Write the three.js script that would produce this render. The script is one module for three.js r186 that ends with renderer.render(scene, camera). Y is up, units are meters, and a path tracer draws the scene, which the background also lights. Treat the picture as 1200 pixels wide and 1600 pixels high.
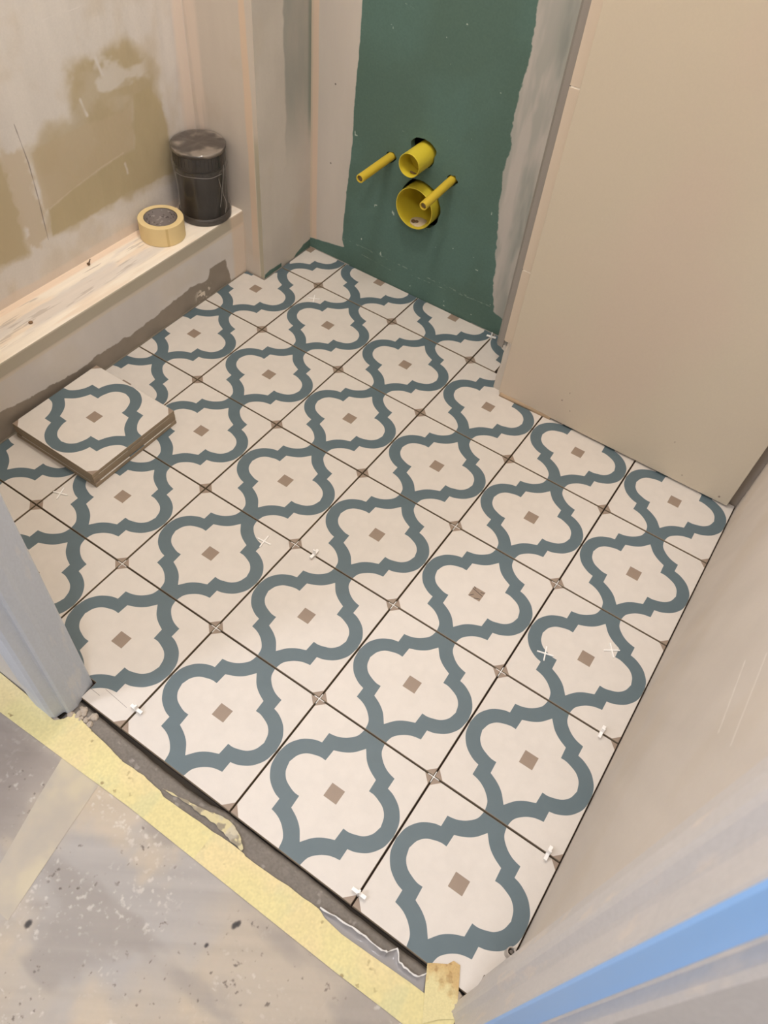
import * as THREE from 'three';
import { RoundedBoxGeometry } from 'three/addons/geometries/RoundedBoxGeometry.js';
import { mergeGeometries } from 'three/addons/utils/BufferGeometryUtils.js';
import { RectAreaLightUniformsLib } from 'three/addons/lights/RectAreaLightUniformsLib.js';

// ------------------------------------------------------------------ camera, lights, exposure
const scene = new THREE.Scene();
scene.background = new THREE.Color(0x000000);
const camera = new THREE.PerspectiveCamera(66.98, 1200 / 1600, 0.02, 30);
camera.position.set(0.848, 1.3455, 0.25);
camera.rotation.set(-0.904, 0.487, 0.131, 'YXZ');
camera.focus = 1.5; camera.userData.fStop = 9;
scene.add(camera);

const renderer = new THREE.WebGLRenderer({ antialias: true });
renderer.toneMapping = THREE.LinearToneMapping;
renderer.toneMappingExposure = 1.0;
renderer.shadowMap.enabled = true;
RectAreaLightUniformsLib.init();

// a globe lamp in the small room and two square ceiling panels in the corridor: one right over the doorway, one off to the left behind the viewer
const GLOBE = { x: 0.1, y: 2.2, z: -0.76, r: 0.14, cd: 3.3, color: 0xfbf5f2 };
const PANELS = [
  { x: 0.86, z: 0.53, y: 2.47, w: 0.28, d: 0.28, nits: 62, color: 0xfafaff, label: 'square white light panel on the corridor ceiling above the doorway' },
  { x: -0.6, z: 1.4, y: 2.47, w: 0.34, d: 0.34, nits: 84, color: 0xeaf0ff, label: 'square white light panel on the corridor ceiling at the left end' },
];
for (const P of PANELS) {
  const light = new THREE.RectAreaLight(P.color, P.nits, P.w, P.d);
  light.position.set(P.x, P.y - 0.012, P.z); light.rotation.x = -Math.PI / 2; scene.add(light);
}

// ------------------------------------------------------------------ helpers
let seed = 7;
const rnd = () => { seed = (seed * 1664525 + 1013904223) >>> 0; return seed / 4294967296; };
const rr = (a, b) => a + (b - a) * rnd();
const clamp = (x, a = 0, b = 1) => Math.min(b, Math.max(a, x));
const sm = (a, b, x) => { const t = clamp((x - a) / (b - a)); return t * t * (3 - 2 * t); };
function h2(x, y, s) {
  let n = Math.imul(x | 0, 374761393) + Math.imul(y | 0, 668265263) + Math.imul(s | 0, 2147483647 ^ 0x5bd1e995);
  n = Math.imul(n ^ (n >>> 13), 1274126177); n ^= n >>> 16;
  return (n >>> 0) / 4294967296;
}
function vn(x, y, s = 0) {
  const i = Math.floor(x), j = Math.floor(y), u = x - i, v = y - j, a = u * u * (3 - 2 * u), b = v * v * (3 - 2 * v);
  return (h2(i, j, s) * (1 - a) + h2(i + 1, j, s) * a) * (1 - b) + (h2(i, j + 1, s) * (1 - a) + h2(i + 1, j + 1, s) * a) * b;
}
function fbm(x, y, s = 0, oct = 4) { let t = 0, a = 0.5, n = 0; for (let k = 0; k < oct; k++) { t += a * vn(x, y, s + k * 17); n += a; a *= 0.5; x *= 2.03; y *= 2.03; } return t / n; }
function sd(px, py, poly) {          // signed distance to a polygon, negative inside
  let d = 1e9, inside = false;
  for (let i = 0, j = poly.length - 1; i < poly.length; j = i++) {
    const [ax, ay] = poly[j], [bx, by] = poly[i], ex = bx - ax, ey = by - ay, wx = px - ax, wy = py - ay;
    const t = clamp((wx * ex + wy * ey) / (ex * ex + ey * ey));
    const qx = wx - ex * t, qy = wy - ey * t; d = Math.min(d, qx * qx + qy * qy);
    if ((ay > py) !== (by > py) && px < ((bx - ax) * (py - ay)) / (by - ay) + ax) inside = !inside;
  }
  return inside ? -Math.sqrt(d) : Math.sqrt(d);
}
function sdLine(px, py, pts) {
  let d = 1e9;
  for (let i = 1; i < pts.length; i++) {
    const [ax, ay] = pts[i - 1], [bx, by] = pts[i], ex = bx - ax, ey = by - ay, t = clamp(((px - ax) * ex + (py - ay) * ey) / (ex * ex + ey * ey));
    d = Math.min(d, Math.hypot(px - ax - ex * t, py - ay - ey * t));
  }
  return d;
}
const mix = (a, b, t) => [a[0] + (b[0] - a[0]) * t, a[1] + (b[1] - a[1]) * t, a[2] + (b[2] - a[2]) * t];
const mul = (a, k) => [a[0] * k, a[1] * k, a[2] * k];
/* texture over a rectangle in metres: fn(u, v) gives sRGB 0..255 */
function areaTexture(w, h, u0, u1, v0, v1, fn) {
  const data = new Uint8Array(w * h * 4);
  for (let j = 0; j < h; j++) for (let i = 0; i < w; i++) {
    const c = fn(u0 + ((i + 0.5) / w) * (u1 - u0), v0 + ((j + 0.5) / h) * (v1 - v0)), k = (j * w + i) * 4;
    data[k] = clamp(c[0], 0, 255); data[k + 1] = clamp(c[1], 0, 255); data[k + 2] = clamp(c[2], 0, 255); data[k + 3] = 255;
  }
  const t = new THREE.DataTexture(data, w, h); t.colorSpace = THREE.SRGBColorSpace; t.magFilter = THREE.LinearFilter; t.minFilter = THREE.LinearFilter;
  t.wrapS = t.wrapT = THREE.RepeatWrapping; t.needsUpdate = true; t.userData = { u0, u1, v0, v1 };
  return t;
}
function bumpTexture(w, h, fn) {
  const data = new Uint8Array(w * h * 4);
  for (let j = 0; j < h; j++) for (let i = 0; i < w; i++) { const c = clamp(fn(i / w, j / h)) * 255, k = (j * w + i) * 4; data[k] = data[k + 1] = data[k + 2] = c; data[k + 3] = 255; }
  const t = new THREE.DataTexture(data, w, h); t.magFilter = THREE.LinearFilter; t.wrapS = t.wrapT = THREE.RepeatWrapping; t.needsUpdate = true;
  return t;
}
const std = (o) => new THREE.MeshStandardMaterial({ roughness: 0.8, metalness: 0, ...o });
const phys = (o) => new THREE.MeshPhysicalMaterial({ roughness: 0.5, metalness: 0, ...o });
const used = new Map();
function numbered(name) { const n = used.get(name) ?? 0; used.set(name, n + 1); return n ? name + '_' + String(n).padStart(3, '0') : name; }
function put(parent, name, geometry, material) {
  const m = new THREE.Mesh(geometry, material); m.name = parent === scene ? numbered(name) : name; m.castShadow = m.receiveShadow = true; parent.add(m); return m;
}
function thing(name, label, category, group) { const g = new THREE.Group(); g.name = numbered(name); scene.add(g); tag(g, label, category, group); return g; }
function tag(o, label, category, group, kind) { o.userData.label = label; o.userData.category = category; if (group) o.userData.group = group; if (kind) o.userData.kind = kind; return o; }
const structure = (o, label, category) => tag(o, label, category, null, 'structure');
/* planar uv in a geometry that is laid out in world metres; axes such as 'zy' */
function planeUV(g, axes, t) {
  const p = g.attributes.position, uv = new Float32Array(p.count * 2), { u0, u1, v0, v1 } = t.userData;
  const get = { x: (i) => p.getX(i), y: (i) => p.getY(i), z: (i) => p.getZ(i) };
  for (let i = 0; i < p.count; i++) { uv[i * 2] = (get[axes[0]](i) - u0) / (u1 - u0); uv[i * 2 + 1] = (get[axes[1]](i) - v0) / (v1 - v0); }
  g.setAttribute('uv', new THREE.BufferAttribute(uv, 2)); return g;
}
function boxAt(x0, x1, y0, y1, z0, z1) { const g = new THREE.BoxGeometry(x1 - x0, y1 - y0, z1 - z0); g.translate((x0 + x1) / 2, (y0 + y1) / 2, (z0 + z1) / 2); return g; }
/* prism: polygon [[x, z]...] in plan, from y0 to y1, bevelled edges */
function prism(poly, y0, y1, bevel = 0) {
  const s = new THREE.Shape(poly.map(([x, z]) => new THREE.Vector2(x, -z)));
  const g = new THREE.ExtrudeGeometry(s, { depth: y1 - y0 - 2 * bevel, bevelEnabled: bevel > 0, bevelThickness: bevel, bevelSize: bevel, bevelOffset: -bevel, bevelSegments: 1, curveSegments: 1 });
  g.rotateX(-Math.PI / 2); g.translate(0, y0 + bevel, 0); return g;
}
/* thin wavy sheet from two edges ([[x, z]...] each, resampled), y given by a function */
function sheet(edgeA, edgeB, n, m, yOf, thick = 0.0004) {
  const along = (e, t) => {
    const L = [0]; for (let i = 1; i < e.length; i++) L.push(L[i - 1] + Math.hypot(e[i][0] - e[i - 1][0], e[i][1] - e[i - 1][1]));
    const s = t * L[L.length - 1]; let i = 1; while (i < e.length - 1 && L[i] < s) i++;
    const k = (s - L[i - 1]) / Math.max(1e-9, L[i] - L[i - 1]); return [e[i - 1][0] + (e[i][0] - e[i - 1][0]) * k, e[i - 1][1] + (e[i][1] - e[i - 1][1]) * k];
  };
  const pos = [], uv = [], idx = [];
  for (const side of [0, 1]) for (let i = 0; i <= n; i++) {
    const a = along(edgeA, i / n), b = along(edgeB, i / n);
    for (let j = 0; j <= m; j++) { const k = j / m, x = a[0] + (b[0] - a[0]) * k, z = a[1] + (b[1] - a[1]) * k; pos.push(x, yOf(x, z, k, i / n) - side * thick, z); uv.push(x * 2, z * 2); }
  }
  const N = (n + 1) * (m + 1), at = (s, i, j) => s * N + i * (m + 1) + j;
  const quad = (a, b, c, d) => idx.push(a, b, c, a, c, d);
  for (let i = 0; i < n; i++) for (let j = 0; j < m; j++) {
    quad(at(0, i, j), at(0, i, j + 1), at(0, i + 1, j + 1), at(0, i + 1, j)); quad(at(1, i, j), at(1, i + 1, j), at(1, i + 1, j + 1), at(1, i, j + 1));
  }
  for (let i = 0; i < n; i++) { quad(at(0, i, 0), at(0, i + 1, 0), at(1, i + 1, 0), at(1, i, 0)); quad(at(0, i, m), at(1, i, m), at(1, i + 1, m), at(0, i + 1, m)); }
  for (let j = 0; j < m; j++) { quad(at(0, 0, j), at(1, 0, j), at(1, 0, j + 1), at(0, 0, j + 1)); quad(at(0, n, j), at(0, n, j + 1), at(1, n, j + 1), at(1, n, j)); }
  const g = new THREE.BufferGeometry(); g.setAttribute('position', new THREE.Float32BufferAttribute(pos, 3)); g.setAttribute('uv', new THREE.Float32BufferAttribute(uv, 2)); g.setIndex(idx); g.computeVertexNormals(); return g;
}
function lump(r, s, squash = 0.6) {   // a crumb of mortar
  const g = new THREE.IcosahedronGeometry(r, 2), p = g.attributes.position;
  for (let i = 0; i < p.count; i++) { const x = p.getX(i), y = p.getY(i), z = p.getZ(i), k = 0.65 + 0.7 * fbm((x / r) * 1.4 + s * 3.1, (z / r) * 1.4 + (y / r) * 1.9, s, 3); p.setXYZ(i, x * k, y * k * squash, z * k); }
  g.computeVertexNormals(); return g;
}

// ------------------------------------------------------------------ surfaces
const CREAM = [213, 206, 197];
const plasterBump = bumpTexture(512, 512, (u, v) => 0.55 * fbm(u * 10, v * 10, 3, 5) + 0.25 * vn(u * 90, v * 90, 5) + 0.2 * fbm(u * 60, v * 8, 8, 2));
const bumpFor = (t, sizeU, sizeV, tile = 0.6) => { const b = plasterBump.clone(); b.repeat.set(sizeU / tile, sizeV / tile); b.needsUpdate = true; return b; };
const plasterMat = (t, scale = 0.0008) => std({ map: t, bumpMap: bumpFor(t, t.userData.u1 - t.userData.u0, t.userData.v1 - t.userData.v0), bumpScale: scale, roughness: 0.88 });
const WHITE = [218, 212, 205], BOARD = [186, 171, 140], PEACH = [226, 210, 195], GREY = [201, 195, 189];
function plaster(u, v, s) {           // troweled filler: cloudy, dragged, with fine pits
  const a = fbm(u * 5, v * 4, s, 4), b = fbm(u * 38, v * 5, s + 5, 3), c = vn(u * 420, v * 420, s + 9);
  let col = mix(WHITE, GREY, sm(0.42, 0.68, a)); col = mix(col, [204, 192, 174], sm(0.5, 0.78, fbm(u * 9 + 4, v * 7, s + 31, 4)) * 0.7);
  return mul(col, 0.965 + 0.05 * b + 0.02 * c);
}
const noisyIn = (u, v, poly, amp, soft, s, f = 30) => sm(soft, -soft, sd(u, v, poly) + (fbm(u * f, v * f, s, 4) - 0.5) * 2 * amp);

// left wall (u = z, v = y)
const tLeft = areaTexture(1024, 1024, -1.175, 0, 0.1, 1.3, (u, v) => {
  let c = plaster(u, v, 11);
  const fade = 0.012;
  c = mix(c, mul(BOARD, 0.97 + 0.05 * fbm(u * 60, v * 20, 4, 3)), noisyIn(u, v, [[-0.695, 0.476], [-0.748, 0.51], [-0.803, 0.518], [-0.833, 0.598], [-0.868, 0.619], [-0.908, 0.608], [-0.938, 0.618], [-1.001, 0.613], [-1.065, 0.55], [-1.065, 0.501], [-1.071, 0.426], [-1.083, 0.343], [-1.087, 0.278], [-0.922, 0.288], [-0.798, 0.285], [-0.693, 0.287], [-0.694, 0.345]], 0.03, 0.02, 21, 16) * (0.72 + 0.28 * sm(0.62, 0.4, fbm(u * 11, v * 15, 23, 4))));
  const smear = fbm(u * 13, v * 20, 77, 4);
  c = mix(c, WHITE, 0.75 * sm(0.5, 0.66, smear) * sm(0.02, -0.03, sd(u, v, [[-0.81, 0.64], [-1.04, 0.64], [-1.05, 0.5], [-0.94, 0.48], [-0.82, 0.5]])));
  c = mix(c, [192, 176, 148], 0.75 * noisyIn(u, v, [[-0.695, 0.476], [-0.801, 0.484], [-0.977, 0.475], [-0.966, 0.384], [-0.863, 0.378], [-0.763, 0.361], [-0.69, 0.35]], 0.006, 0.005, 25));
  c = mix(c, mul([183, 168, 134], 0.98 + 0.04 * fbm(u * 50, v * 16, 14, 3)), 0.9 * noisyIn(u, v, [[-0.7, 0.346], [-0.69, 0.287], [-0.798, 0.285], [-0.922, 0.288], [-1.087, 0.278], [-1.083, 0.343], [-1.071, 0.45], [-1.04, 0.5], [-0.99, 0.5], [-0.966, 0.384], [-0.863, 0.378], [-0.763, 0.361]], 0.006, 0.005, 57, 40));
  c = mix(c, [208, 194, 172], 0.7 * sm(0.006, 0.001, sdLine(u, v, [[-0.702, 0.348], [-0.763, 0.362], [-0.863, 0.379], [-0.93, 0.386]]) + 0.004 * fbm(u * 80, v * 80, 3, 2)));
  c = mix(c, BOARD, noisyIn(u, v, [[-0.5, 0.491], [-0.62, 0.491], [-0.628, 0.461], [-0.624, 0.369], [-0.618, 0.278], [-0.54, 0.278], [-0.3, 0.27], [-0.3, 0.45]], 0.012, 0.01, 41));
  c = mix(c, [200, 186, 164], 0.9 * noisyIn(u, v, [[-0.626, 0.507], [-0.675, 0.489], [-0.681, 0.411], [-0.682, 0.285], [-0.63, 0.285], [-0.622, 0.363], [-0.625, 0.462]], 0.02, 0.008, 43, 40));
  c = mix(c, [108, 98, 92], 0.75 * sm(0.0026, 0.0008, sdLine(u, v, [[-0.674, 0.543], [-0.681, 0.46], [-0.68, 0.382], [-0.675, 0.282]]) + 0.0022 * fbm(u * 90, v * 40, 5, 3)));
  // light trowel flecks
  for (const [z0, y0, z1, y1] of [[-0.93, 0.36, -0.934, 0.335], [-0.845, 0.535, -0.853, 0.5], [-0.905, 0.6, -0.915, 0.565]]) c = mix(c, WHITE, 0.9 * sm(0.009, 0.002, sdLine(u, v, [[z0, y0], [z1, y1]]) + 0.006 * fbm(u * 120, v * 60, 6, 2)));
  // paper tape and filler in the corner with the end wall, and along the ledge
  c = mix(c, plaster(u * 1.3, v, 19), sm(-1.07, -1.1, u + 0.02 * (fbm(u * 8, v * 14, 9, 3) - 0.5)));
  c = mix(c, PEACH, (0.45 + 0.4 * sm(0.35, 0.6, fbm(u * 70, v * 4, 13, 3))) * sm(-1.125, -1.146, u + 0.03 * (fbm(u * 25, v * 5, 12, 4) - 0.5)));
  c = mix(c, PEACH, 0.6 * sm(0.213, 0.203, v + 0.012 * (fbm(u * 9, v * 9, 14, 3) - 0.5)));
  return c;
});
// jog: end face (u = x, v = y) and side face (u = z, v = y)
const tJogFront = areaTexture(256, 1024, -0.7, -0.384, 0, 1.3, (u, v) => {
  let c = mix(plaster(u, v, 51), [198, 184, 166], 0.55);
  c = mix(c, PEACH, (0.4 + 0.4 * sm(0.35, 0.6, fbm(u * 70, v * 4, 14, 3))) * sm(-0.545, -0.566, u + 0.03 * (fbm(u * 25, v * 5, 2, 4) - 0.5)));
  c = mix(c, [222, 196, 170], 0.8 * sm(0.013, 0.008, Math.abs(u + 0.412 - 0.004 * Math.sin(v * 5)) + 0.008 * (fbm(u * 20, v * 7, 4, 3) - 0.5)) * sm(0.16, 0.34, v + 0.2 * vn(v * 6, 1, 3)));
  c = mix(c, [222, 200, 176], 0.6 * sm(-0.43, -0.452, u + 0.02 * fbm(u * 10, v * 9, 6, 2)) * sm(0.2, 0.16, v) * sm(-0.47, -0.455, u));
  c = mix(c, [176, 170, 146], 0.75 * sm(-0.4, -0.394, u + 0.006 * (fbm(u * 10, v * 8, 8, 3) - 0.5)) * sm(0.5, 0.4, v + 0.1 * vn(v * 9, 2, 2)));
  c = mix(c, [226, 216, 200], sm(0.0022, 0.0008, Math.abs(u + 0.3985) + 0.0015 * fbm(u * 50, v * 30, 1, 2)) * sm(0.45, 0.4, v) * 0.8);
  return c;
});
const GREEN = [86, 112, 101], GREEN2 = [90, 119, 110];
const green = (u, v, s) => mul(mix(GREEN, GREEN2, sm(0.35, 0.7, fbm(u * 6, v * 6, s, 4))), 0.97 + 0.05 * vn(u * 300, v * 300, s));
const tJogSide = areaTexture(256, 1024, -1.3875, -1.175, 0, 1.3, (u, v) => {
  let c = mix(plaster(u, v, 61), [200, 188, 172], 0.5);
  const edge = -1.284 + 0.012 * (fbm(1, v * 22, 5, 4) - 0.5) + 0.014 * sm(0.5, 0.62, fbm(3, v * 9, 7, 2));
  c = mix(c, mix([150, 152, 144], [170, 164, 154], fbm(u * 40, v * 12, 8, 3)), sm(edge + 0.004, edge - 0.004, u) * sm(0.24, 0.5, v) * 0.85);
  c = mix(c, [120, 132, 122], sm(-1.37, -1.382, u) * sm(0.3, 0.42, v) * 0.7);
  c = mix(c, green(u, v, 4), Math.max(noisyIn(u, v, [[-1.176, 0], [-1.252, 0], [-1.252, 0.012], [-1.2, 0.017], [-1.178, 0.012]], 0.002, 0.001, 3, 60), noisyIn(u, v, [[-1.3, -0.01], [-1.4, -0.01], [-1.4, 0.026], [-1.355, 0.022], [-1.32, 0.008]], 0.003, 0.001, 4, 60)));
  return c;
});
// back wall, moisture board (u = x, v = y)
const leftEdge = [[-0.5, 1.4], [-0.24, 1.4], [-0.2417, 0.6843], [-0.2432, 0.6054], [-0.2495, 0.4747], [-0.2511, 0.3381], [-0.2623, 0.2003], [-0.27, 0.07], [-0.262, 0.05], [-0.275, 0.046], [-0.378, 0.03], [-0.5, 0.03]];
const rightEdge = [[0.6, 1.4], [0.172, 1.4], [0.1753, 0.7904], [0.1796, 0.6735], [0.1733, 0.5936], [0.1741, 0.5241], [0.1819, 0.505], [0.1748, 0.45], [0.1801, 0.4049], [0.1826, 0.34], [0.203, 0.2246], [0.2218, 0.0964], [0.2324, 0.0663], [0.2562, 0.057], [0.3, 0.045], [0.6, 0.045]];
const tBack = areaTexture(1024, 1536, -0.384, 0.45, 0, 1.25, (u, v) => {
  let c = green(u, v, 7);
  const g2 = fbm(u * 16, v * 3.5, 71, 4);
  const sp = vn(u * 160, v * 160, 90) * vn(u * 37 + 3, v * 37, 91);
  c = mix(c, [196, 206, 194], 0.8 * sm(0.8, 0.86, sp));
  c = mix(c, [186, 196, 182], 0.8 * sm(0.66, 0.72, vn(u * 120, v * 260, 93)) * sm(0.008, 0.003, Math.abs(v - 0.075 + 0.3 * 0) + 0.004) * 0.6);
  c = mix(c, mul([204, 196, 186], 0.96 + 0.07 * g2), noisyIn(u, v, leftEdge, 0.0025, 0.0012, 33, 50));
  c = mix(c, [218, 193, 170], 0.85 * sm(-0.357, -0.361, u + 0.003 * fbm(1, v * 10, 3, 2)) * sm(0.03, 0.034, v));
  c = mix(c, [205, 190, 168], 0.9 * sm(-0.376, -0.38, u) * sm(0.03, 0.034, v));
  for (const [x, y] of [[-0.309, 0.484], [-0.317, 0.28], [-0.318, 0.7]]) c = mix(c, [92, 84, 78], 0.9 * sm(0.003, 0.0012, Math.hypot(u - x, v - y)));
  c = mix(c, [226, 228, 220], 0.9 * sm(0.004, 0.0015, Math.hypot((u + 0.204) * 1.8, v - 0.1)));
  for (const L of [[[-0.13, 0.706], [-0.095, 0.7]], [[0.02, 0.692], [0.04, 0.688]], [[-0.2, 0.052], [-0.1, 0.045]], [[-0.03, 0.06], [0.1, 0.066]], [[0.12, 0.07], [0.21, 0.077]]]) c = mix(c, [168, 182, 168], 0.7 * sm(0.0022, 0.0008, sdLine(u, v, L) + 0.0026 * fbm(u * 140, v * 140, 4, 2)));
  const r = noisyIn(u, v, rightEdge, 0.005, 0.0015, 35, 60);
  const thin = sm(0.42, 0.66, fbm(u * 30, v * 6, 36, 4)) * 0.35 + 0.55 * sm(0.215, 0.26, u) * sm(0.35, 0.65, fbm(u * 25 + 7, v * 5, 38, 4));
  c = mix(c, mix([196, 188, 180], [138, 143, 136], clamp(thin)), r * (0.92 + 0.08 * g2));
  return c;
});
// right wall (u = z, v = y)
const tRight = areaTexture(768, 768, -1.5, 0, 0, 1.5, (u, v) => {
  let c = mix(plaster(u * 0.6, v * 0.6, 81), [204, 192, 178], 0.65);
  const q = u * 0.5 + v * 0.86, w = u * 0.86 - v * 0.5;
  c = mul(c, 0.97 + 0.05 * fbm(w * 26, q * 2.2, 83, 3));
  for (const L of [[[-0.266, 0.718], [-0.157, 0.718]], [[-0.3, 0.65], [-0.2, 0.66]]]) c = mix(c, [238, 232, 224], 0.8 * sm(0.0016, 0.0006, sdLine(u, v, L)));
  return c;
});
// ledge front (u = z, v = y) and top (u = z, v = x)
const mortarPoly = [[0.05, -0.05], [0.05, 0.09], [-0.2, 0.085], [-0.349, 0.073], [-0.449, 0.057], [-0.56, 0.047], [-0.642, 0.051], [-0.758, 0.043], [-0.838, 0.049], [-0.935, 0.063], [-1.02, 0.052], [-1.032, 0.08], [-1.06, 0.082], [-1.093, 0.078], [-1.111, 0.003], [-1.111, -0.05]];
const tLedgeFront = areaTexture(1024, 256, -1.175, 0, 0, 0.19, (u, v) => {
  let c = mix(plaster(u, v * 1.5, 15), [216, 209, 203], 0.6);
  c = mix(c, [178, 168, 148], 0.85 * sm(0.146, 0.154, v + 0.006 * (fbm(u * 9, v * 9, 2, 3) - 0.5)));
  c = mix(c, [214, 200, 178], 0.5 * sm(0.006, 0.003, Math.abs(v - 0.147)));
  c = mix(c, mul([148, 137, 124], 0.96 + 0.08 * fbm(u * 30, v * 30, 6, 3)), noisyIn(u, v, mortarPoly, 0.007, 0.0016, 16, 45));
  c = mix(c, [226, 214, 198], sm(0.56, 0.62, fbm(u * 90, v * 90, 31, 3)) * sm(0.03, 0.01, Math.hypot((u + 1.0) * 0.7, v - 0.02)));
  c = mix(c, [222, 200, 176], 0.6 * sm(-1.115, -1.13, u + 0.01 * fbm(u * 20, v * 20, 3, 2)));
  return c;
});
const tLedgeTop = areaTexture(1024, 256, -1.175, 0, -0.588, -0.45, (u, v) => {
  let c = mix([246, 236, 220], [240, 224, 204], sm(0.4, 0.65, fbm(u * 6, v * 50, 5, 3)));
  c = mix(c, [220, 212, 204], 0.75 * sm(0.46, 0.62, fbm(u * 7 + 3, v * 38, 25, 4)) * sm(-0.475, -0.49, v) * sm(-0.57, -0.55, v));
  c = mix(c, [188, 176, 164], 0.6 * sm(0.62, 0.74, fbm(u * 16, v * 150, 29, 3)) * sm(-0.47, -0.5, v));
  c = mix(c, [240, 216, 192], 0.8 * sm(-0.562, -0.57, v + 0.004 * fbm(u * 9, 1, 2, 2)));
  return mul(c, 0.97 + 0.05 * fbm(u * 12, v * 120, 8, 3));
});
// plain painted plaster for what lies outside the frame
const tPlain = areaTexture(512, 512, 0, 2, 0, 2, (u, v) => mix(plaster(u, v, 91), [216, 213, 208], 0.7));
const M = {
  left: plasterMat(tLeft), jogFront: plasterMat(tJogFront, 0.0006), jogSide: plasterMat(tJogSide, 0.0006), back: plasterMat(tBack, 0.0004), right: plasterMat(tRight, 0.0006),
  ledgeFront: plasterMat(tLedgeFront, 0.0006), ledgeTop: plasterMat(tLedgeTop, 0.0005), plain: plasterMat(tPlain),
  ceiling: std({ color: 0xd8cfc2, roughness: 0.9 }),
};

// ------------------------------------------------------------------ tile print
function quarter(points) {            // smooth curve through points
  const c = new THREE.CatmullRomCurve3(points.map(([x, y]) => new THREE.Vector3(x, y, 0)), false, 'centripetal');
  return c.getPoints(28).map((p) => [p.x, p.y]);
}
const innerQ = [...quarter([[0, 0.386], [0.05, 0.322], [0.085, 0.292], [0.125, 0.268], [0.182, 0.243]]), ...quarter([[0.186, 0.151], [0.225, 0.151], [0.267, 0.14], [0.325, 0.114], [0.366, 0.068], [0.386, 0]])];
const outerQ = [...quarter([[0.087, 0.502], [0.104, 0.432], [0.15, 0.38], [0.2, 0.348], [0.24, 0.334], [0.283, 0.326]]), ...quarter([[0.283, 0.242], [0.325, 0.232], [0.364, 0.214], [0.404, 0.188], [0.434, 0.158], [0.474, 0.092], [0.491, 0]])];
function fullContour(q) {
  const f = (sx, sy, rev) => { const a = (rev ? [...q].reverse() : q).map(([x, y]) => [x * sx, y * sy]); return a; };
  return [...f(1, 1), ...f(1, -1, true), ...f(-1, -1), ...f(-1, 1, true)];
}
function tilePrint(size, extra) {
  const cv = document.createElement('canvas'); cv.width = cv.height = size; const g = cv.getContext('2d');
  const X = (x) => (x + 0.5) * size, Y = (y) => (0.5 - y) * size;
  const css = (c) => `rgb(${c[0]},${c[1]},${c[2]})`;
  g.fillStyle = css(CREAM); g.fillRect(0, 0, size, size);
  const fill = (pts, col) => { g.fillStyle = col; g.beginPath(); pts.forEach(([x, y], i) => (i ? g.lineTo(X(x), Y(y)) : g.moveTo(X(x), Y(y)))); g.closePath(); g.fill(); };
  const BLUE = css([92, 108, 114]), BROWN = css([148, 130, 114]);
  fill(fullContour(outerQ), BLUE); fill(fullContour(innerQ), css(CREAM));
  const d = 0.0535; fill([[-d, -d], [d, -d], [d, d], [-d, d]], BROWN);
  for (const sx of [-1, 1]) for (const sy of [-1, 1]) fill([[0.5 * sx, 0.5 * sy], [0.425 * sx, 0.5 * sy], [0.5 * sx, 0.425 * sy]], BROWN);
  if (extra) extra(g, X, Y);
  const im = g.getImageData(0, 0, size, size), a = im.data;
  for (let j = 0; j < size; j++) for (let i = 0; i < size; i++) {
    const k = (j * size + i) * 4, n = 0.975 + 0.03 * h2(i, j, 5) + 0.03 * fbm(i / 60, j / 60, 9, 3); a[k] = clamp(a[k] * n, 0, 255); a[k + 1] = clamp(a[k + 1] * n, 0, 255); a[k + 2] = clamp(a[k + 2] * n, 0, 255);
  }
  g.putImageData(im, 0, 0);
  const t = new THREE.CanvasTexture(cv); t.colorSpace = THREE.SRGBColorSpace; t.magFilter = THREE.LinearFilter; return t;
}
const print = tilePrint(1024);
const inked = tilePrint(768, (g, X, Y) => {      // one tile carries pen strokes on its middle square
  g.strokeStyle = 'rgb(40,34,32)'; g.lineWidth = 3.5; g.lineCap = 'round';
  for (const [x0, y0, x1, y1] of [[-0.055, 0.03, 0.05, 0.006], [-0.045, -0.05, -0.02, -0.02], [0.0, -0.05, 0.045, -0.03], [0.02, 0.03, 0.05, 0.04], [-0.05, 0.05, -0.03, 0.04]]) { g.beginPath(); g.moveTo(X(x0), Y(y0)); g.lineTo(X(x1), Y(y1)); g.stroke(); }
});
const pencilled = tilePrint(768, (g, X, Y) => {  // pencil cutting lines by the door frame
  g.strokeStyle = 'rgb(120,112,108)'; g.lineWidth = 2;
  for (const [x0, y0, x1, y1] of [[0.05, -0.41, 0.204, -0.413], [0.2, -0.354, 0.425, -0.368]]) { g.beginPath(); g.moveTo(X(x0), Y(y0)); g.lineTo(X(x1), Y(y1)); g.stroke(); }
});
const glaze = (map, k = 1) => std({ map, color: new THREE.Color().setRGB(k, k, k), roughness: 0.5 });
const glazes = [glaze(print, 1), glaze(print, 0.975), glaze(print, 0.99)], clay = std({ color: 0x95856f, roughness: 0.9 });
function tileGeometry(poly, x0, z0, y0 = -0.0098, y1 = 0) {
  const g = prism(poly, y0, y1, 0.0006), p = g.attributes.position, uv = new Float32Array(p.count * 2);
  for (let i = 0; i < p.count; i++) { uv[2 * i] = (p.getX(i) - x0) / 0.25; uv[2 * i + 1] = (z0 - p.getZ(i)) / 0.25; }
  g.setAttribute('uv', new THREE.BufferAttribute(uv, 2)); return g;
}

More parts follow.
